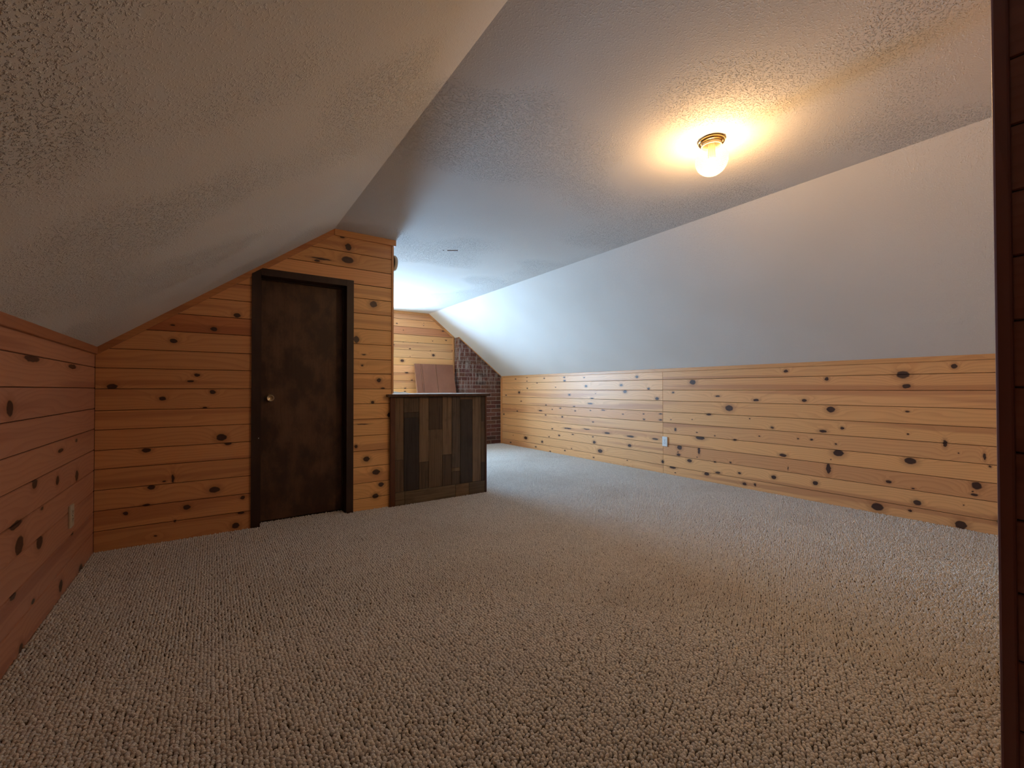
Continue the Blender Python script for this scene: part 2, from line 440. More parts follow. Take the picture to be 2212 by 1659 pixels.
KD = [(0.142,1.56,0.02,0.016),(-0.227,1.459,0.012,0.006),(0.004,1.449,0.021,0.014),(-0.221,1.351,0.019,0.015),(-0.089,1.121,0.017,0.01),(-0.126,1.078,0.018,0.007),(-0.529,1.041,0.024,0.016),(0,1.003,0.016,0.014),(-0.278,0.959,0.019,0.013),(-0.047,0.892,0.014,0.007),(0.053,0.679,0.029,0.023),(0.092,0.631,0.02,0.011),(-0.358,0.62,0.023,0.014),(-0.331,0.373,0.02,0.013),(-0.263,0.405,0.01,0.006),(-0.219,0.419,0.007,0.027),(0.013,0.313,0.031,0.02),(-0.456,0.221,0.013,0.011),(-0.356,0.259,0.02,0.007),(-0.142,0.213,0.02,0.016),(0.183,0.231,0.014,0.012),(0.175,0.122,0.02,0.009),(0.142,0.037,0.022,0.02),(-0.309,0.048,0.009,0.005),(-0.206,0.13,0.006,0.008),(0.871,2.281,0.019,0.012),(0.921,2.204,0.024,0.028),(0.916,2.096,0.046,0.027),(1.131,1.749,0.029,0.026),(0.988,1.438,0.021,0.029),(1.05,1.315,0.015,0.005),(1.039,1.223,0.008,0.007),(1.179,1.098,0.018,0.016),(1.21,1.03,0.016,0.006),(1.125,0.909,0.013,0.013),(1.266,0.798,0.014,0.019),(1.074,0.43,0.025,0.021),(1.157,0.312,0.032,0.022),(1.199,0.201,0.023,0.018),(1.151,0.107,0.025,0.02),(0.986,0.543,0.012,0.013),(0.711,2.071,0.071,0.007),(0.68,2.051,0.021,0.009),(1.039,0.727,0.047,0.004)]
KL = [(2.347,0.953,0.031,0.029),(2.629,0.63,0.031,0.021),(2.952,0.587,0.024,0.021),(3.311,0.55,0.031,0.028),(3,0.723,0.043,0.009),(2.725,0.502,0.02,0.008),(2.423,0.51,0.06,0.013),(2.459,0.421,0.042,0.033),(2.699,0.364,0.039,0.028),(3.232,0.255,0.021,0.006),(3.026,0.056,0.031,0.027),(2.578,1.148,0.089,0.013),(3.196,1.142,0.072,0.012),(3.296,0.744,0.019,0.008),(3.415,0.009,0.039,0.022),(2.402,0.249,0.03,0.013),(2.621,0.141,0.019,0.01),(2.488,0.008,0.023,0.023)]
KF = [(2.513,2.116,0.015,0.01),(2.989,2.158,0.007,0.005),(2.987,2.117,0.009,0.007),(2.628,2.012,0.01,0.008),(3.351,2.049,0.029,0.012),(3.412,1.89,0.019,0.009),(3.157,1.862,0.009,0.007),(2.625,1.813,0.01,0.006),(2.877,1.815,0.014,0.005),(2.462,1.759,0.013,0.011),(2.741,1.706,0.019,0.01),(3.118,1.689,0.01,0.008),(3.17,1.615,0.03,0.023),(2.745,1.574,0.007,0.006),(3.543,1.713,0.015,0.017),(2.606,1.499,0.036,0.027),(2.685,1.298,0.034,0.014),(2.776,1.173,0.017,0.013),(2.659,1.037,0.02,0.01),(2.656,0.984,0.02,0.008),(2.445,2.211,0.011,0.019)]


KF = [(a, b, c * 0.8, d * 0.8) for a, b, c, d in KF]
# ------------------------------------------------------------------ planks
def plank(frame, parent, u0, u1, z0, z1, planes=(), knots=(), poly=None, tint=None, name='plank'):
    g, e = 0.0036, 0.0010
    if poly is None:
        front = [(u0 + e + 0.001, z0 + g), (u1 - e - 0.001, z0 + g), (u1 - e - 0.001, z1 - g), (u0 + e + 0.001, z1 - g)]
        rim = [(u0 + e, z0 + 0.0013), (u1 - e, z0 + 0.0013), (u1 - e, z1 - 0.0013), (u0 + e, z1 - 0.0013)]
    else:
        front = rim = poly
    front = clipall(front, planes); rim = clipall(rim, planes)
    if len(front) < 3: return None
    if len(rim) != len(front): rim = front
    o = loops_mesh(name, frame, [(front, 0.0), (rim, -0.0045), (rim, -0.014)], None, parent)
    ks = [k for k in knots if u0 - k[2] < k[0] < u1 + k[2] and z0 - k[3] * 0.5 < k[1] < z1 + k[3] * 0.5]
    pine_props(o, ks, tint)
    return o

def rknots(u0, u1, z0, z1, per_m=1.6):
    out = []
    for _ in range(int((u1 - u0) * per_m + rng.random())):
        rx = rng.choice((0.008, 0.012, 0.018, 0.026))
        out.append((rng.uniform(u0, u1), rng.uniform(z0 + 0.02, z1 - 0.02), rx, rx * rng.uniform(0.55, 0.9)))
    return out[:18]

def trim(name, lo, hi, parent=None, label=None, bevel=0.003):
    o = box(name, lo, hi, None, parent, bevel)
    pine_props(o, [], [0.86, 0.80, 0.72])
    if parent is None: tag(o, label, 'trim', 'structure')
    return o

def trim_poly(name, frame, poly, n0, n1, label):
    o = slab(name, frame, poly, n0, n1, None)
    pine_props(o, [], [0.86, 0.80, 0.72])
    tag(o, label, 'trim', 'structure')
    return o

left_plane = (-SL, 1.0, HL - SL * XL)             # z <= HL + SL*(x-XL)
right_plane = (SR, 1.0, HR + SR * XR)             # z <= HR + SR*(XR-x)

# ---- floor
floor = box('floor', (XL - 0.1, YN - 0.1, -0.06), (XR + 0.1, YF + 0.1, -0.004), CARPETBACK)
tag(floor, 'brown beige carpeted attic floor', 'floor', 'structure')

# ---- ceiling: flat middle and two sloped panels, one body of plaster
def prism_y(name, prof, y0, y1, mat, parent=None):
    bm = bmesh.new()
    a = [bm.verts.new((x, y0, z)) for x, z in prof]; b = [bm.verts.new((x, y1, z)) for x, z in prof]
    bm.faces.new(a); bm.faces.new(b[::-1])
    for i in range(len(a)):
        j = (i + 1) % len(a); bm.faces.new((a[i], a[j], b[j], b[i]))
    return finish(name, bm, mat, parent)
ceiling = prism_y('ceiling', [(CL, H), (CR, H), (CR + 0.03, H + 0.06), (CL - 0.03, H + 0.06)], YN - 0.1, YF + 0.1, PLASTER)
tag(ceiling, 'flat off-white textured plaster attic ceiling with sloped sides', 'ceiling', 'structure')
prism_y('sloped_panel', [(XL - 0.02, HL - 0.02 * SL), (CL, H), (CL - 0.03, H + 0.06), (XL - 0.08, HL + 0.03)], YN - 0.1, YF + 0.1, PLASTER, ceiling)
prism_y('sloped_panel', [(XR + 0.02, HR - 0.02 * SR), (CR, H), (CR + 0.03, H + 0.06), (XR + 0.08, HR + 0.03)], YN - 0.1, YF + 0.1, PLASTER_SMOOTH, ceiling)
# flaked spot on the ceiling
bm = bmesh.new()
for (sx, sy, l, w) in ((1.854, 3.670, 0.10, 0.016), (1.782, 3.715, 0.012, 0.010)):
    r_ = add_box(bm, (-l / 2, -w / 2, H - 0.0025), (l / 2, w / 2, H + 0.001), 0.0)
    for v in bm.verts:
        if abs(v.co.x) < 0.2 and abs(v.co.y) < 0.2:
            x, y = v.co.x, v.co.y; ca, sa = math.cos(-0.6), math.sin(-0.6)
            v.co.x = sx + x * ca - y * sa; v.co.y = sy + x * sa + y * ca
sc_ = finish('scuff', bm, plain('bare_flaked_plaster', (0.16, 0.085, 0.06), 0.9), ceiling)
tag(sc_, 'small brown flaked scuff')

# ---- left knee wall
wl = slab('wall_left', 'left', [(YN - 0.05, -0.05), (YF + 0.1, -0.05), (YF + 0.1, HL + 0.0), (YN - 0.05, HL + 0.0)], -0.06, -0.0046, BACKING)
tag(wl, 'low knotty pine knee wall left of the door wall', 'wall', 'structure')
jl = [-0.01, 0.127, 0.256, 0.385, 0.514, 0.643, 0.774, 0.902, 1.031, 1.161, HL - 0.004]
for i in range(len(jl) - 1):
    cut = [1.35, 0.9, 0.3, 1.1, 0.6, 0.2, 1.3, 0.5, 1.0, 0.4][i]
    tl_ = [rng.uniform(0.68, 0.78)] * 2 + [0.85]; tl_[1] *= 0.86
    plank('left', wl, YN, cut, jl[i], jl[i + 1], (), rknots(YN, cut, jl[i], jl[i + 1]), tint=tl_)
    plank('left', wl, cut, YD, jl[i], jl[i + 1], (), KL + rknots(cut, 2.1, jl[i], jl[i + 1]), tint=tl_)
trim('trim_1', (XL, YN, HL - 0.038), (XL + 0.014, YD, HL + 0.008), None, 'pine trim strip along the top of the left knee wall')

bpy.data.objects['trim_1']['tint'] = [0.55, 0.40, 0.42]
# ---- right knee wall
wr = slab('wall_right', 'right', [(YB - 0.05, -0.02), (YC + 0.1, -0.02), (YC + 0.1, HR), (YB - 0.05, HR)], -0.06, -0.0046, BACKING)
tag(wr, 'long low knotty pine knee wall on the right', 'wall', 'structure')
jr = [-0.01, 0.098, 0.229, 0.358, 0.486, 0.615, 0.745, 0.878, 1.008, 1.134, HR - 0.004]
TR = [[1.0, 1.0, 1.0], [1.03, 1.03, 1.0], [0.86, 0.79, 0.78], [1.04, 1.02, 0.95], [0.93, 0.90, 0.88], [1.0, 1.0, 0.95], [1.0, 0.98, 0.92], [1.02, 1.0, 0.98], [0.95, 0.90, 0.86], [0.95, 0.92, 0.86]]
for i in range(len(jr) - 1):
    plank('right', wr, 3.291, YC, jr[i], jr[i + 1], (), KR, tint=[rng.uniform(0.95, 1.06)] * 3 if i != 5 else [0.9, 0.82, 0.78])
    plank('right', wr, YB, 3.291, jr[i], jr[i + 1], (), KR, tint=TR[i])
trim('trim_2', (XR - 0.014, YB, HR - 0.03), (XR, YC, HR + 0.008), None, 'pine trim strip along the top of the right knee wall')
trim('trim_3', (XR - 0.030, YC - 0.020, 0.0), (XR, YC - 0.001, HR - 0.034), None, 'vertical pine corner strip between chimney and right knee wall')

# ---- plank wall with the door
DX0, DX1, DZ = 0.292, 0.908, 1.875                # clear opening
CX0, CX1, CZ = 0.234, 0.9625, 1.927               # outside of the casing
wd = slab('wall_door', 'door', [(XL - 0.05, -0.02), (DX0 - 0.02, -0.02), (DX0 - 0.02, DZ + 0.02), (DX1 + 0.02, DZ + 0.02), (DX1 + 0.02, -0.02), (XE - 0.012, -0.02), (XE - 0.012, H + 0.02), (CL, H + 0.02), (XL - 0.05, HL + 0.0)], -0.09, -0.0046, BACKING)
tag(wd, 'knotty pine plank wall around the dark door', 'wall', 'structure')
jdl = [-0.01, 0.129, 0.257, 0.386, 0.518, 0.637, 0.766, 0.888, 1.026, 1.159, 1.284, 1.417, 1.54, 1.667, 1.79, 1.905]
jdr = [-0.01, 0.101, 0.23, 0.367, 0.5, 0.629, 0.769, 0.898, 1.024, 1.153, 1.277, 1.403, 1.531, 1.662, 1.79, 1.905]
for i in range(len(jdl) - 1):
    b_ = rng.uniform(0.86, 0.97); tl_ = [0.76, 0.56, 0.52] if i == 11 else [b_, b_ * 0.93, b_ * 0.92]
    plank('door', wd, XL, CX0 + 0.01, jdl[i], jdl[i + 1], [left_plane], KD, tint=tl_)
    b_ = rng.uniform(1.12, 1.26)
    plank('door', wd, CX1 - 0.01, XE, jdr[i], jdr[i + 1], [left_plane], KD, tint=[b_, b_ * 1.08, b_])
g = 0.003
plank('door', wd, 0.234, XE, 1.905, 2.033, [left_plane], KD, poly=[(0.234, CZ - 0.005), (CX1 - 0.005, CZ - 0.005), (CX1 - 0.005, 1.905 + g), (XE - 0.001, 1.905 + g), (XE - 0.001, 2.033 - g), (0.234, 2.033 - g)])
plank('door', wd, 0.3, XE, 2.033, 2.16, [left_plane], KD)
plank('door', wd, 0.5, XE, 2.16, H - 0.004, [left_plane], KD)
tw = 0.046
trim_poly('trim_4', 'door', [(XL + 0.002, HL + 0.006), (XL + 0.002, HL - tw), (CL + 0.0, H - tw), (CL, H + 0.002)], -0.002, 0.012, 'pine trim following the left ceiling slope on the door wall')
bpy.data.objects['trim_4']['tint'] = [0.70, 0.58, 0.52]
trim('trim_5', (CL, YD - 0.020, H - 0.050), (XE + 0.022, YD, H + 0.002), None, 'pine crown strip above the door wall under the flat ceiling')
trim('trim_6', (XE, YD, H - 0.050), (XE + 0.022, YF, H + 0.002), None, 'pine crown strip on the closet side wall facing the window')
trim('trim_7', (XE - 0.014, YD - 0.008, 0.985), (XE + 0.005, YD + 0.014, H - 0.05), None, 'vertical pine corner strip at the free end of the door wall')

# ---- closet side wall behind the door wall
wi = slab('wall_inner', 'inner', [(YD + 0.007, -0.02), (YF + 0.05, -0.02), (YF + 0.05, H + 0.02), (YD + 0.007, H + 0.02)], -0.09, -0.0046, BACKING)
tag(wi, 'pine plank side wall running back beside the bar counter', 'wall', 'structure')
jf = [-0.01, 0.126, 0.256, 0.386, 0.516, 0.646, 0.776, 0.906, 1.036, 1.166, 1.296, 1.425, 1.555, 1.685, 1.815, 1.944, 2.074, 2.204, H - 0.004]
for i in range(len(jf) - 1):
    plank('inner', wi, YD + 0.014, YF, jf[i], jf[i + 1], (), rknots(YD, YF, jf[i], jf[i + 1], 1.2))

# ---- far gable with the window
XCH = 3.584
wf = slab('wall_far', 'far', [(XL - 0.05, -0.05), (XR + 0.05, -0.05), (XR + 0.05, HR), (CR, H + 0.02), (CL, H + 0.02), (XL - 0.05, HL), (XL - 0.05, WZ0), (WX0, WZ0), (WX0, WZ1), (WX1, WZ1), (WX1, WZ0), (XL - 0.05, WZ0 - 0.0005)], -0.09, -0.0046, BACKING)
tag(wf, 'knotty pine gable wall at the far end beside the chimney', 'wall', 'structure')
for i in range(len(jf) - 1):
    z0, z1 = jf[i], jf[i + 1]
    tf = [0.76, 0.58, 0.55] if i == 15 else None
    if z1 <= WZ0 or z0 >= WZ1:
        plank('far', wf, XE, XCH + 0.01, z0, z1, [right_plane], KF, tint=tf)
    else:
        plank('far', wf, XE, WX0 - 0.02, z0, z1, [right_plane], ())
        plank('far', wf, WX1 + 0.02, XCH + 0.01, z0, z1, [right_plane], KF, tint=tf)
trim('trim_8', (XE + 0.022, YF - 0.018, H - 0.042), (CR, YF, H + 0.002), None, 'pine crown strip above the far gable wall')
XT = 3.566
zt = lambda x: HR + SR * (XR - x)
trim_poly('trim_9', 'far', [(CR, H + 0.002), (CR, H - 0.045), (XT, zt(XT) - 0.045), (XT, zt(XT) + 0.002)], -0.002, 0.014, 'pine trim following the right ceiling slope on the far gable')
trim('trim_10', (XT - 0.026, YF - 0.014, 0.0), (XT, YF, zt(XT) - 0.03), None, 'vertical pine strip where the far gable meets the chimney')

# ---- window in the far gable (lights the room from behind the door wall)
win = empty('window_1', ((WX0 + WX1) / 2, YF, WZ0))
tag(win, 'white framed sash window in the far gable', 'window', 'structure')
bm = bmesh.new()
for lo, hi in (((WX0 - 0.06, YF - 0.018, WZ0 - 0.06), (WX0, YF - 0.0005, WZ1 + 0.06)), ((WX1, YF - 0.018, WZ0 - 0.06), (WX1 + 0.06, YF - 0.0005, WZ1 + 0.06)),
               ((WX0, YF - 0.018, WZ1), (WX1, YF - 0.0005, WZ1 + 0.06)), ((WX0, YF - 0.018, WZ0 - 0.06), (WX1, YF - 0.0005, WZ0))):
    add_box(bm, lo, hi)
finish('window_frame', bm, WINWHITE, win)
bm = bmesh.new()
for lo, hi in (((WX0 - 0.02, YF - 0.0005, WZ0 - 0.02), (WX0, YF + 0.22, WZ1 + 0.02)), ((WX1, YF - 0.0005, WZ0 - 0.02), (WX1 + 0.02, YF + 0.22, WZ1 + 0.02)),
               ((WX0, YF - 0.0005, WZ1), (WX1, YF + 0.22, WZ1 + 0.02)), ((WX0, YF - 0.0005, WZ0 - 0.02), (WX1, YF + 0.22, WZ0))):
    add_box(bm, lo, hi)
finish('window_reveal', bm, WINWHITE, win)
zm = (WZ0 + WZ1) / 2
for k, (a, b, yy) in enumerate(((WZ0, zm + 0.02, 0.16), (zm - 0.02, WZ1, 0.185))):
    bm = bmesh.new()
    for lo, hi in (((WX0, YF + yy, a), (WX0 + 0.035, YF + yy + 0.02, b)), ((WX1 - 0.035, YF + yy, a), (WX1, YF + yy + 0.02, b)),
                   ((WX0 + 0.035, YF + yy, a), (WX1 - 0.035, YF + yy + 0.02, a + 0.035)), ((WX0 + 0.035, YF + yy, b - 0.035), (WX1 - 0.035, YF + yy + 0.02, b))):
        add_box(bm, lo, hi)
    s_ = finish('sash', bm, WINWHITE, win)
    bm = bmesh.new(); add_box(bm, (WX0 + 0.033, YF + yy + 0.008, a + 0.033), (WX1 - 0.033, YF + yy + 0.012, b - 0.033))
    finish('pane', bm, PANE, s_)
box('window_sill', (WX0 - 0.08, YF - 0.05, WZ0 - 0.085), (WX1 + 0.055, YF - 0.0005, WZ0 - 0.06), WINWHITE, win, 0.004)

# ---- near gable and the plank block right of the camera
wn = slab('wall_near', 'near', [(XL - 0.05, -0.02), (XB + 0.05, -0.02), (XB + 0.05, H + 0.02), (CL, H + 0.02), (XL - 0.05, HL)], -0.06, -0.0046, BACKING)
tag(wn, 'pine plank gable wall behind the camera', 'wall', 'structure')
for i in range(len(jf) - 1):
    plank('near', wn, XL, XB, jf[i], jf[i + 1], [left_plane], rknots(XL, XB, jf[i], jf[i + 1], 1.2))
wb = slab('wall_entry', 'blockside', [(YN - 0.05, -0.02), (YB - 0.001, -0.02), (YB - 0.001, H + 0.02), (YN - 0.05, H + 0.02)], -0.06, -0.0046, BACKING)
tag(wb, 'shade-tinted pine plank wall end at the right edge beside the camera', 'wall', 'structure')
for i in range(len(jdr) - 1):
    plank('blockside', wb, YN, YB - 0.014, jdr[i], jdr[i + 1], (), rknots(YN, -0.1, jdr[i], jdr[i + 1], 1.2), tint=[0.33, 0.22, 0.34])  # ordinary pine; the tint puts this side's shade into the boards
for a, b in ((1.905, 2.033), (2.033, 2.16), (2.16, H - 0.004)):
    plank('blockside', wb, YN, YB - 0.014, a, b, (), (), tint=[0.33, 0.22, 0.34])  # same painted-in shade as the boards below
wq = slab('wall_front', 'blockface', [(XB + 0.012, -0.02), (XR + 0.05, -0.02), (XR + 0.05, HR), (CR, H + 0.02), (XB + 0.012, H + 0.02)], -0.06, -0.0046, BACKING)
tag(wq, 'pine plank wall facing the room right of the camera', 'wall', 'structure')
for i in range(len(jf) - 1):
    plank('blockface', wq, XB + 0.014, XR, jf[i], jf[i + 1], [right_plane], rknots(XB, XR, jf[i], jf[i + 1], 1.2))
trim('trim_11', (XB - 0.006, YB - 0.016, 0.0), (XB + 0.014, YB + 0.008, H - 0.002), None, 'shade-tinted vertical corner strip at the right edge of the picture', 0.004)
bpy.data.objects['trim_11']['tint'] = [0.27, 0.17, 0.30]  # shade of the unlit corner put into the strip's tint

# ---- door
door = empty('door_1', ((DX0 + DX1) / 2, YD, 0.0))
tag(door, 'dark brown flush wooden door in the pine plank wall', 'door', 'structure')
YL = YD + 0.100
lf = box('door_leaf', (DX0 + 0.006, YL, 0.012), (DX1 - 0.004, YL + 0.035, DZ - 0.004), DOORWOOD, door, 0.002)
def casing(name, poly):
    o = slab(name, 'door', clipall(poly, [(-SL, 1.0, HL - SL * XL - 0.028)]), -0.005, 0.016, CASING, door)
    return o
casing('casing', [(CX0, 0.0), (DX0, 0.0), (DX0, CZ), (CX0, CZ)])
casing('casing', [(DX1, 0.0), (CX1, 0.0), (CX1, CZ), (DX1, CZ)])
casing('head_casing', [(DX0 + 0.0008, DZ), (DX1 - 0.0008, DZ), (DX1 - 0.0008, CZ), (DX0 + 0.0008, CZ)])
box('jamb', (DX0 - 0.018, YD + 0.006, 0.0), (DX0, YL + 0.06, DZ + 0.018), CASING, door)
box('jamb', (DX1, YD + 0.006, 0.0), (DX1 + 0.018, YL + 0.06, DZ + 0.018), CASING, door)
box('head_jamb', (DX0, YD + 0.006, DZ), (DX1, YL + 0.06, DZ + 0.018), CASING, door)
bm = bmesh.new()
add_box(bm, (DX0, YL - 0.014, 0.0), (DX0 + 0.012, YL - 0.001, DZ)); add_box(bm, (DX1 - 0.012, YL - 0.014, 0.0), (DX1, YL - 0.001, DZ))
add_box(bm, (DX0 + 0.012, YL - 0.014, DZ - 0.012), (DX1 - 0.012, YL - 0.001, DZ))
finish('door_stop', bm, CASING, door)

def lathe(name, prof, origin, axis, mat, parent=None, seg=32, smooth=True):
    """prof: (radius, distance along axis)"""
    ax = Vector(axis).normalized()
    t = Vector((0, 0, 1)) if abs(ax.z) < 0.9 else Vector((1, 0, 0))
    e1 = ax.cross(t).normalized(); e2 = ax.cross(e1)
    bm = bmesh.new(); uvl = bm.loops.layers.uv.new('UVMap'); rows = []
    O = Vector(origin)
    for (r, h) in prof:
        if r < 1e-6: rows.append([bm.verts.new(O + ax * h)])
        else: rows.append([bm.verts.new(O + ax * h + (e1 * math.cos(2 * math.pi * k / seg) + e2 * math.sin(2 * math.pi * k / seg)) * r) for k in range(seg)])
    nr = len(rows)
    for i in range(nr - 1):
        a, b = rows[i], rows[i + 1]
        for k in range(seg):
            k2 = (k + 1) % seg
            if len(a) == 1 and len(b) == 1: continue
            if len(a) == 1: vs = [(a[0], k + .5, i), (b[k2], k + 1, i + 1), (b[k], k, i + 1)]
            elif len(b) == 1: vs = [(a[k], k, i), (a[k2], k + 1, i), (b[0], k + .5, i + 1)]
            else: vs = [(a[k], k, i), (a[k2], k + 1, i), (b[k2], k + 1, i + 1), (b[k], k, i + 1)]
            fc = bm.faces.new([q[0] for q in vs])
            for lp, q in zip(fc.loops, vs): lp[uvl].uv = (q[1] / seg, q[2] / (nr - 1))
    if len(rows[0]) > 1: bm.faces.new(rows[0][::-1])
    if len(rows[-1]) > 1: bm.faces.new(rows[-1])
    return finish(name, bm, mat, parent, smooth)

KX, KZ = 0.362, 0.955
lathe('rosette', [(0.0, 0.0), (0.032, 0.0), (0.031, 0.006), (0.02, 0.010), (0.0, 0.010)], (KX, YL, KZ), (0, -1, 0), KNOBMETAL, lf)
lathe('knob', [(0.0, 0.008), (0.012, 0.008), (0.011, 0.028), (0.020, 0.036), (0.027, 0.046), (0.0275, 0.054), (0.024, 0.061), (0.021, 0.062), (0.019, 0.058), (0.0, 0.056)], (KX, YL, KZ), (0, -1, 0), KNOBMETAL, lf)
box('strike_nick', (DX0 - 0.014, YD - 0.0168, 0.655), (DX0 - 0.008, YD - 0.0155, 0.664), plain('bright_nick', (0.5, 0.45, 0.42), 0.4, 1.0), door)

# ---- chimney of bricks
ch = slab('chimney', 'chim', clipall([(XCH + 0.004, -0.02), (XR + 0.03, -0.02), (XR + 0.03, H), (XCH + 0.004, H)], [right_plane]), -0.24, -0.004, MORTAR)
tag(ch, 'red brick chimney breast with white-streaked upper courses', 'chimney', 'structure')
CO, BL = 0.0727, 0.2185
rp = (SR, 1.0, HR + SR * XR - 0.004)
nrow = 28
def brick_tint():
    k = rng.random()
    if k < 0.10: return [0.55, 0.72, 0.80]
    b = rng.uniform(0.75, 1.2); return [b, b * rng.uniform(0.85, 1.1), b * rng.uniform(0.85, 1.1)]
for r_ in range(nrow):
    z0 = 0.007 + (r_ - 1) * CO + 0.0045; z1 = z0 + CO - 0.009
    z0 = max(z0, -0.005)
    start = (4.255 if r_ % 2 else 4.367) - 5 * BL
    k = 0
    for k in range(8):
        a = start + k * BL + 0.005; b = a + BL - 0.010
        a2, b2 = max(a, XCH), min(b, XR - 0.001)
        if b2 - a2 < 0.02: continue
        jit = rng.uniform(-0.0015, 0.0015)
        pf = clipall([(a2, z0), (b2, z0), (b2, z1), (a2, z1)], [rp])
        if len(pf) < 3: continue
        ar = abs(sum(pf[q][0] * pf[(q + 1) % len(pf)][1] - pf[(q + 1) % len(pf)][0] * pf[q][1] for q in range(len(pf)))) / 2
        if ar < 0.0004: continue
        o = slab('brick', 'chim', pf, -0.05, 0.0 + jit, BRICK, ch)
        o['tint'] = brick_tint()
    # bricks of the left return
    zr = min(z1, zt(XCH) - 0.006)
    if zr - z0 > 0.02:
        cut = YC + (0.10 if r_ % 2 else 0.055)
        o = box('brick', (XCH - 0.0005, YC + 0.001, z0), (XCH + 0.03, cut - 0.005, zr), BRICK, ch); o['tint'] = brick_tint()
        o = box('brick', (XCH - 0.0005, cut + 0.005, z0), (XCH + 0.03, YF + 0.01, zr), BRICK, ch); o['tint'] = brick_tint()
trim_poly('trim_12', 'chim', [(XCH, zt(XCH) + 0.001), (XCH, zt(XCH) - 0.016), (XR - 0.03, zt(XR - 0.03) - 0.016), (XR - 0.03, zt(XR - 0.03) + 0.001)], 0.0, 0.010, 'thin pale strip along the slope above the brick chimney')

# ---- bar counter
bar = empty('bar_counter', (1.77, 4.1, 0.0))
tag(bar, 'waist-high bar counter clad in dark reclaimed boards beside the door wall', 'counter')
YP = 3.700
box('body', (1.318, YP + 0.014, 0.0), (2.228, 4.55, 0.952), REDTRIM, bar)
def rboard(x0, x1, z0, z1, t, proud=0.0, vert=True, name='board'):
    bm = bmesh.new(); add_box(bm, (x0 + 0.0012, YP - proud, z0 + 0.001), (x1 - 0.0012, YP + 0.0135, z1 - 0.001), 0.0012)
    o = finish(name, bm, RECLAIMED, bar)
    uv = o.data.uv_layers.new(name='UVMap')
    for lp in o.data.loops:
        c = o.data.vertices[lp.vertex_index].co
        uv.data[lp.index].uv = (c.z, c.x) if vert else (c.x, c.z)
    o['tint'] = [float(x) for x in t]; o['seed'] = rng.random() * 10
    return o
MIDB = (0.150, 0.098, 0.055); LITB = (0.185, 0.125, 0.072); DRKB = (0.075, 0.047, 0.028); BLKB = (0.036, 0.027, 0.024); GRYB = (0.105, 0.078, 0.055)
zb = 0.118
rows = [
    (1.313, 1.391, [(zb, 0.40, (0.115, 0.072, 0.042)), (0.40, 0.952, MIDB)]),
    (1.391, 1.534, [(zb, 0.766, BLKB), (0.766, 0.814, (0.06, 0.042, 0.028)), (0.814, 0.952, (0.115, 0.078, 0.046))]),
    (1.534, 1.627, [(zb, 0.361, (0.095, 0.063, 0.037)), (0.361, 0.952, LITB)]),
    (1.627, 1.765, [(zb, 0.649, (0.135, 0.090, 0.052)), (0.649, 0.952, DRKB)]),
    (1.765, 1.862, [(zb, 0.408, (0.085, 0.055, 0.034)), (0.408, 0.952, LITB)]),
    (1.862, 1.951, [(zb, 0.24, (0.09, 0.062, 0.038)), (0.24, 0.275, (0.19, 0.135, 0.075)), (0.275, 0.952, GRYB)]),
    (1.951, 2.086, [(zb, 0.922, (0.048, 0.037, 0.030)), (0.922, 0.952, MIDB)]),
    (2.086, 2.181, [(zb, 0.952, (0.175, 0.122, 0.074))]),
    (2.181, 2.226, [(zb, 0.30, (0.05, 0.035, 0.026)), (0.30, 0.70, (0.12, 0.08, 0.046)), (0.70, 0.952, (0.07, 0.046, 0.028))]),
]
for x0, x1, segs in rows:
    for z0, z1, t in segs: rboard(x0, x1, z0, z1, t, rng.uniform(0, 0.002))
for x0, x1, t in ((1.313, 1.40, (0.15, 0.105, 0.06)), (1.40, 1.90, (0.16, 0.115, 0.07)), (1.90, 2.045, (0.185, 0.12, 0.065)), (2.045, 2.226, (0.105, 0.075, 0.048))):
    rboard(x0, x1, 0.0, zb, t, 0.003, False, 'base_board')
box('corner_post', (1.268, YP - 0.006, 0.0), (1.3125, YD - 0.012, 0.954), REDTRIM, bar, 0.003)
box('corner_post', (2.2265, YP - 0.006, 0.0), (2.245, YP + 0.03, 0.954), REDTRIM, bar, 0.003)
bm = bmesh.new()
pts = [(1.236, 3.664), (2.272, 3.664), (2.272, 4.60), (XE + 0.012, 4.60), (XE + 0.012, YD - 0.011), (1.236, YD - 0.011)]
lo = [bm.verts.new((x, y, 0.954)) for x, y in pts]; hi = [bm.verts.new((x, y, 0.977)) for x, y in pts]
bm.faces.new(lo[::-1]); bm.faces.new(hi)
for i in range(6): bm.faces.new((lo[i], lo[(i + 1) % 6], hi[(i + 1) % 6], hi[i]))
bmesh.ops.bevel(bm, geom=list(bm.edges), offset=0.003, segments=2, profile=0.5, affect='EDGES')
tp = finish('countertop', bm, TOPWOOD, bar); tag(tp, 'glossy dark countertop')

bm = bmesh.new()
pts = [(1.245, 3.673), (2.263, 3.673), (2.263, 4.592), (XE + 0.016, 4.592), (XE + 0.016, YD - 0.014), (1.245, YD - 0.014)]
lo = [bm.verts.new((x, y, 0.9768)) for x, y in pts]; hi = [bm.verts.new((x, y, 0.9785)) for x, y in pts]
bm.faces.new(lo[::-1]); bm.faces.new(hi)
for i in range(6): bm.faces.new((lo[i], lo[(i + 1) % 6], hi[(i + 1) % 6], hi[i]))
tag(finish('top_laminate', bm, plain('white_laminate', (0.85, 0.85, 0.83), 0.25), bar), 'pale laminate surface')
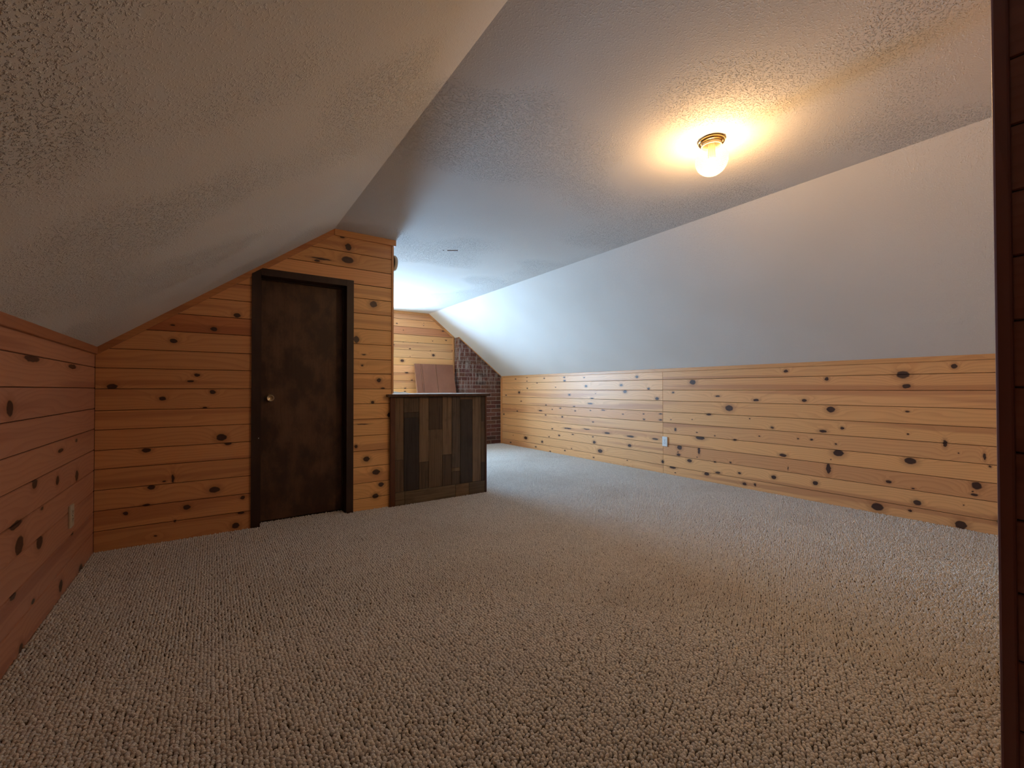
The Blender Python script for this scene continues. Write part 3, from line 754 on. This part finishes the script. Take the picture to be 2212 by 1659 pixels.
# ---- white plate on the counter
def make_paper():
    n = NT('thin_white_paper')
    d_ = n.n('ShaderNodeBsdfDiffuse'); d_.inputs[0].default_value = (0.85, 0.85, 0.84, 1)
    t_ = n.n('ShaderNodeBsdfTranslucent'); t_.inputs[0].default_value = (0.85, 0.85, 0.84, 1)
    m_ = n.n('ShaderNodeMixShader'); m_.inputs[0].default_value = 0.65
    n.t.links.new(d_.outputs[0], m_.inputs[1]); n.t.links.new(t_.outputs[0], m_.inputs[2]); n.t.links.new(m_.outputs[0], n.out.inputs[0])
    return n.m
bm = bmesh.new(); grid = []
NX, NY = 16, 10
for i in range(NX + 1):
    row = []
    for j in range(NY + 1):
        a_, b_ = i / NX, j / NY
        hgt = 0.022 * math.sin(math.pi * b_) ** 0.7 * (0.75 + 0.25 * math.sin(5.0 * a_ + 1.0)) * min(1.0, 6 * a_ + 0.3, 6 * (1 - a_) + 0.3) + 0.0012
        row.append(bm.verts.new((1.40 + 0.20 * a_ + 0.008 * math.sin(7 * b_), 4.12 + 0.16 * b_ + 0.006 * math.sin(9 * a_), 0.9790 + hgt)))
    grid.append(row)
for i in range(NX):
    for j in range(NY): bm.faces.new((grid[i][j], grid[i + 1][j], grid[i + 1][j + 1], grid[i][j + 1]))
pl_ = finish('paper_towel', bm, make_paper(), None, True)
tag(pl_, 'crumpled white paper on the left end of the bar countertop', 'paper')

# ---- leaning panel behind the counter
pan = empty('leaning_panel', (3.16, 6.6, 0.0))
tag(pan, 'brown grooved board panel leaning on the far pine wall', 'panel')
def lean_box(name, x0, x1, d0, d1, mat, z0=0.0, z1=1.50):
    bm = bmesh.new(); add_box(bm, (x0, d0, z0), (x1, d1, z1), 0.0015)
    ang = math.atan2(0.40, 1.47)
    for v in bm.verts:
        y, z = v.co.y, v.co.z
        v.co.y = 6.545 + y * math.cos(ang) + z * math.sin(ang); v.co.z = -y * math.sin(ang) + z * math.cos(ang) + 0.006
    return finish(name, bm, mat, pan)
lean_box('panel_back', 2.790, 3.513, 0.010, 0.022, PANELEDGE)
for x0, x1 in ((2.798, 2.896), (2.902, 2.919), (2.925, 3.172), (3.180, 3.513)):
    lean_box('board', x0, x1, 0.0, 0.0095, PANEL)

# ---- ceiling lamp
LX, LY = 2.153, 1.268
lamp = empty('ceiling_lamp', (LX, LY, H))
tag(lamp, 'small round glass globe ceiling lamp, switched on', 'lamp')
D = (0, 0, -1)
lathe('brass_ring', [(0.0, -0.001), (0.060, -0.001), (0.0655, 0.005), (0.066, 0.011), (0.062, 0.018), (0.054, 0.021), (0.050, 0.019), (0.0, 0.019)], (LX, LY, H), D, BRASS, lamp, 40)
lathe('collar', [(0.0505, 0.012), (0.0515, 0.034), (0.049, 0.037), (0.0465, 0.034), (0.0455, 0.012)], (LX, LY, H), D, ENAMEL, lamp, 40)
prof = [(0.0445, 0.022), (0.0450, 0.031)]
R_ = 0.081; zc_ = 0.104
a0 = math.acos((zc_ - 0.031) / R_) if (zc_ - 0.031) < R_ else 0.35
a0 = math.asin(0.045 / R_)
for i in range(1, 25):
    a = a0 + (math.pi - a0) * i / 24
    prof.append((max(R_ * math.sin(a), 0.0) if i < 24 else 0.0, zc_ - R_ * math.cos(a)))
gb = lathe('globe', prof, (LX, LY, H), D, GLOBE, lamp, 48); tag(gb, 'diamond-cut glass globe')
bp = []
for i in range(0, 13):
    a = math.pi * i / 12
    bp.append((0.024 * math.sin(a) if 0 < i < 12 else 0.0, 0.132 - 0.030 * math.cos(a)))
bl = lathe('bulb', bp, (LX, LY, H), D, BULB, lamp, 20); tag(bl, 'glowing bulb')
lathe('bulb_socket', [(0.0, 0.019), (0.017, 0.019), (0.019, 0.060), (0.023, 0.100), (0.021, 0.106), (0.0, 0.106)], (LX, LY, H), D, ENAMEL, lamp, 16)
for k in range(3):
    a = 0.6 + k * 2.0944
    c_ = Vector((LX + 0.0515 * math.cos(a), LY + 0.0515 * math.sin(a), H - 0.027))
    lathe('thumb_screw', [(0.0, 0.0), (0.0025, 0.0), (0.0025, 0.006), (0.005, 0.006), (0.005, 0.010), (0.0, 0.010)], c_, (math.cos(a), math.sin(a), 0), KNOBMETAL, lamp, 10)

# ---- outlets
def outlet(frame, u, z, plate_mat, label, depth):
    fr = FR[frame]; root = empty('wall_outlet', fr(u, z - 0.0575, 0.0))
    tag(root, label, 'outlet')
    def fb(name, u0, u1, z0, z1, n0, n1, mat, bev, par):
        bm = bmesh.new(); a = fr(u0, z0, n0); b = fr(u1, z1, n1)
        lo = [min(a[i], b[i]) for i in range(3)]; hi = [max(a[i], b[i]) for i in range(3)]
        add_box(bm, lo, hi, bev); return finish(name, bm, mat, par)
    fb('cover_plate', u - 0.035, u + 0.035, z - 0.0575, z + 0.0575, 0.0006, depth, plate_mat, 0.002, root)
    for dz in (-0.0195, 0.0195):
        rc = fb('receptacle', u - 0.017, u + 0.017, z + dz - 0.014, z + dz + 0.014, depth, depth + 0.002, plate_mat, 0.0008, root)
        for du in (-0.0065, 0.0065):
            fb('slot', u + du - 0.0015, u + du + 0.0015, z + dz - 0.002, z + dz + 0.007, depth + 0.002, depth + 0.0024, SLOT, 0, rc)
        fb('slot', u - 0.0025, u + 0.0025, z + dz - 0.010, z + dz - 0.005, depth + 0.002, depth + 0.0024, SLOT, 0, rc)
    lathe('screw', [(0.0, 0.0), (0.003, 0.0), (0.003, 0.001), (0.0, 0.0012)], fr(u, z, depth), fr(0, 0, 1) - fr(0, 0, 0), SLOT, root, 10)
outlet('right', 3.257, 0.389, WHITEPL, 'white duplex outlet on the right pine knee wall', 0.014)
outlet('left', 3.18, 0.362, CREAMPL, 'cream duplex outlet low on the dark left knee wall', 0.010)

# ---- smoke detector on the closet side wall
sd_ = empty('smoke_detector', (XE, 3.825, 2.16))
tag(sd_, 'round beige smoke detector high on the closet side wall', 'detector')
lathe('base_plate', [(0.0, 0.001), (0.070, 0.001), (0.072, 0.010), (0.0, 0.010)], (XE, 3.825, 2.16), (1, 0, 0), CREAMPL, sd_)
lathe('vent_band', [(0.0, 0.008), (0.064, 0.008), (0.064, 0.030), (0.0, 0.030)], (XE, 3.825, 2.16), (1, 0, 0), SLOT, sd_)
lathe('cover', [(0.0, 0.030), (0.070, 0.030), (0.070, 0.044), (0.062, 0.058), (0.0, 0.062)], (XE, 3.825, 2.16), (1, 0, 0), CREAMPL, sd_)

# ------------------------------------------------------------------ carpet loops (uncountable pile)
PX, PY = 0.0122, 0.0106
pts_ = []
nrng = np.random.default_rng(3)
def patch(x0, x1, y0, y1):
    xs = np.arange(x0, x1, PX); ys = np.arange(y0, y1, PY)
    gx, gy = np.meshgrid(xs, ys, indexing='ij')
    gy = gy + (np.arange(len(xs)) % 2)[:, None] * PY * 0.5
    pts_.append(np.stack([gx.ravel(), gy.ravel()], 1))
patch(XL + 0.006, XR - 0.006, YB + 0.012, YD - 0.005)
patch(XL + 0.006, XB - 0.012, -0.6, YB + 0.012)
patch(XE + 0.008, XR - 0.006, YD - 0.005, YC - 0.006)
patch(DX0 + 0.006, DX1 - 0.006, YD - 0.005, YL + 0.01)
P = np.concatenate(pts_)
inbar = (P[:, 0] > 1.26) & (P[:, 0] < 2.25) & (P[:, 1] > 3.69) & (P[:, 1] < 4.56)
P = P[~inbar]
P = P + nrng.normal(0, 0.0016, P.shape)
def domes(P, sides, rings):
    """rings: (radius factor, height factor) from the backing up; the last one is capped by an n-gon or an apex"""
    n = len(P); V = []
    yaw_ = nrng.uniform(-0.6, 0.6, n); sc_l = nrng.uniform(0.86, 1.14, n)
    z0 = nrng.normal(0.0, 0.0010, n); lean = nrng.normal(0, 0.0016, (n, 2))
    for rf, hf in rings:
        k = np.arange(1 if rf == 0 else sides) * 2 * np.pi / sides + 0.4
        lx = 0.0070 * rf * np.cos(k)[None, :] * sc_l[:, None]; ly = 0.0053 * rf * np.sin(k)[None, :] * sc_l[:, None]
        c_, s_2 = np.cos(yaw_)[:, None], np.sin(yaw_)[:, None]
        x = P[:, :1] + lx * c_ - ly * s_2 + lean[:, :1] * hf
        y = P[:, 1:] + lx * s_2 + ly * c_ + lean[:, 1:] * hf
        z = np.broadcast_to((-0.004 + (0.0086 * hf * sc_l) + z0 * hf)[:, None], x.shape)
        V.append(np.stack([x, y, z], 2))
    V = np.concatenate(V, 1)                       # n, verts per loop, 3
    nv = V.shape[1]; T = []
    for r_ in range(len(rings) - 1):
        b0 = r_ * sides; b1 = b0 + sides
        for k in range(sides):
            k2 = (k + 1) % sides
            if rings[r_ + 1][0] == 0: T.append((b0 + k, b0 + k2, b1))
            else: T += [(b0 + k, b0 + k2, b1 + k2), (b0 + k, b1 + k2, b1 + k)]
    if rings[-1][0] > 0:
        b0 = (len(rings) - 1) * sides
        T += [(b0, b0 + k, b0 + k + 1) for k in range(1, sides - 1)]
    T = np.array(T)
    F = (np.arange(n) * nv)[:, None, None] + T[None]
    R = np.repeat(nrng.uniform(0, 1, n), nv)
    return V.reshape(-1, 3), F.reshape(-1, 3), R
near_ = np.hypot(P[:, 0], P[:, 1]) < 2.1
parts_ = [domes(P[near_], 7, ((0.94, 0.0), (1.0, 0.45), (0.70, 0.85), (0.0, 1.0))), domes(P[~near_], 4, ((1.05, 0.15), (0.62, 0.95)))]
off = len(parts_[0][0])
co = np.concatenate([parts_[0][0], parts_[1][0]]).astype(np.float32)
tri = np.concatenate([parts_[0][1], parts_[1][1] + off]).astype(np.int32)
rn = np.concatenate([parts_[0][2], parts_[1][2]]).astype(np.float32)
me = bpy.data.meshes.new('carpet_pile')
me.vertices.add(len(co)); me.vertices.foreach_set('co', co.ravel())
me.loops.add(tri.size); me.loops.foreach_set('vertex_index', tri.ravel())
me.polygons.add(len(tri)); me.polygons.foreach_set('loop_start', np.arange(0, tri.size, 3, dtype=np.int32))
me.polygons.foreach_set('use_smooth', np.ones(len(tri), bool))
at_ = me.attributes.new('yarn', 'FLOAT', 'POINT'); at_.data.foreach_set('value', rn)
me.update(calc_edges=True)
me.materials.append(CARPET)
pile = link(bpy.data.objects.new('carpet_pile', me), floor)
tag(pile, 'brown beige looped berber carpet pile', None, 'stuff')
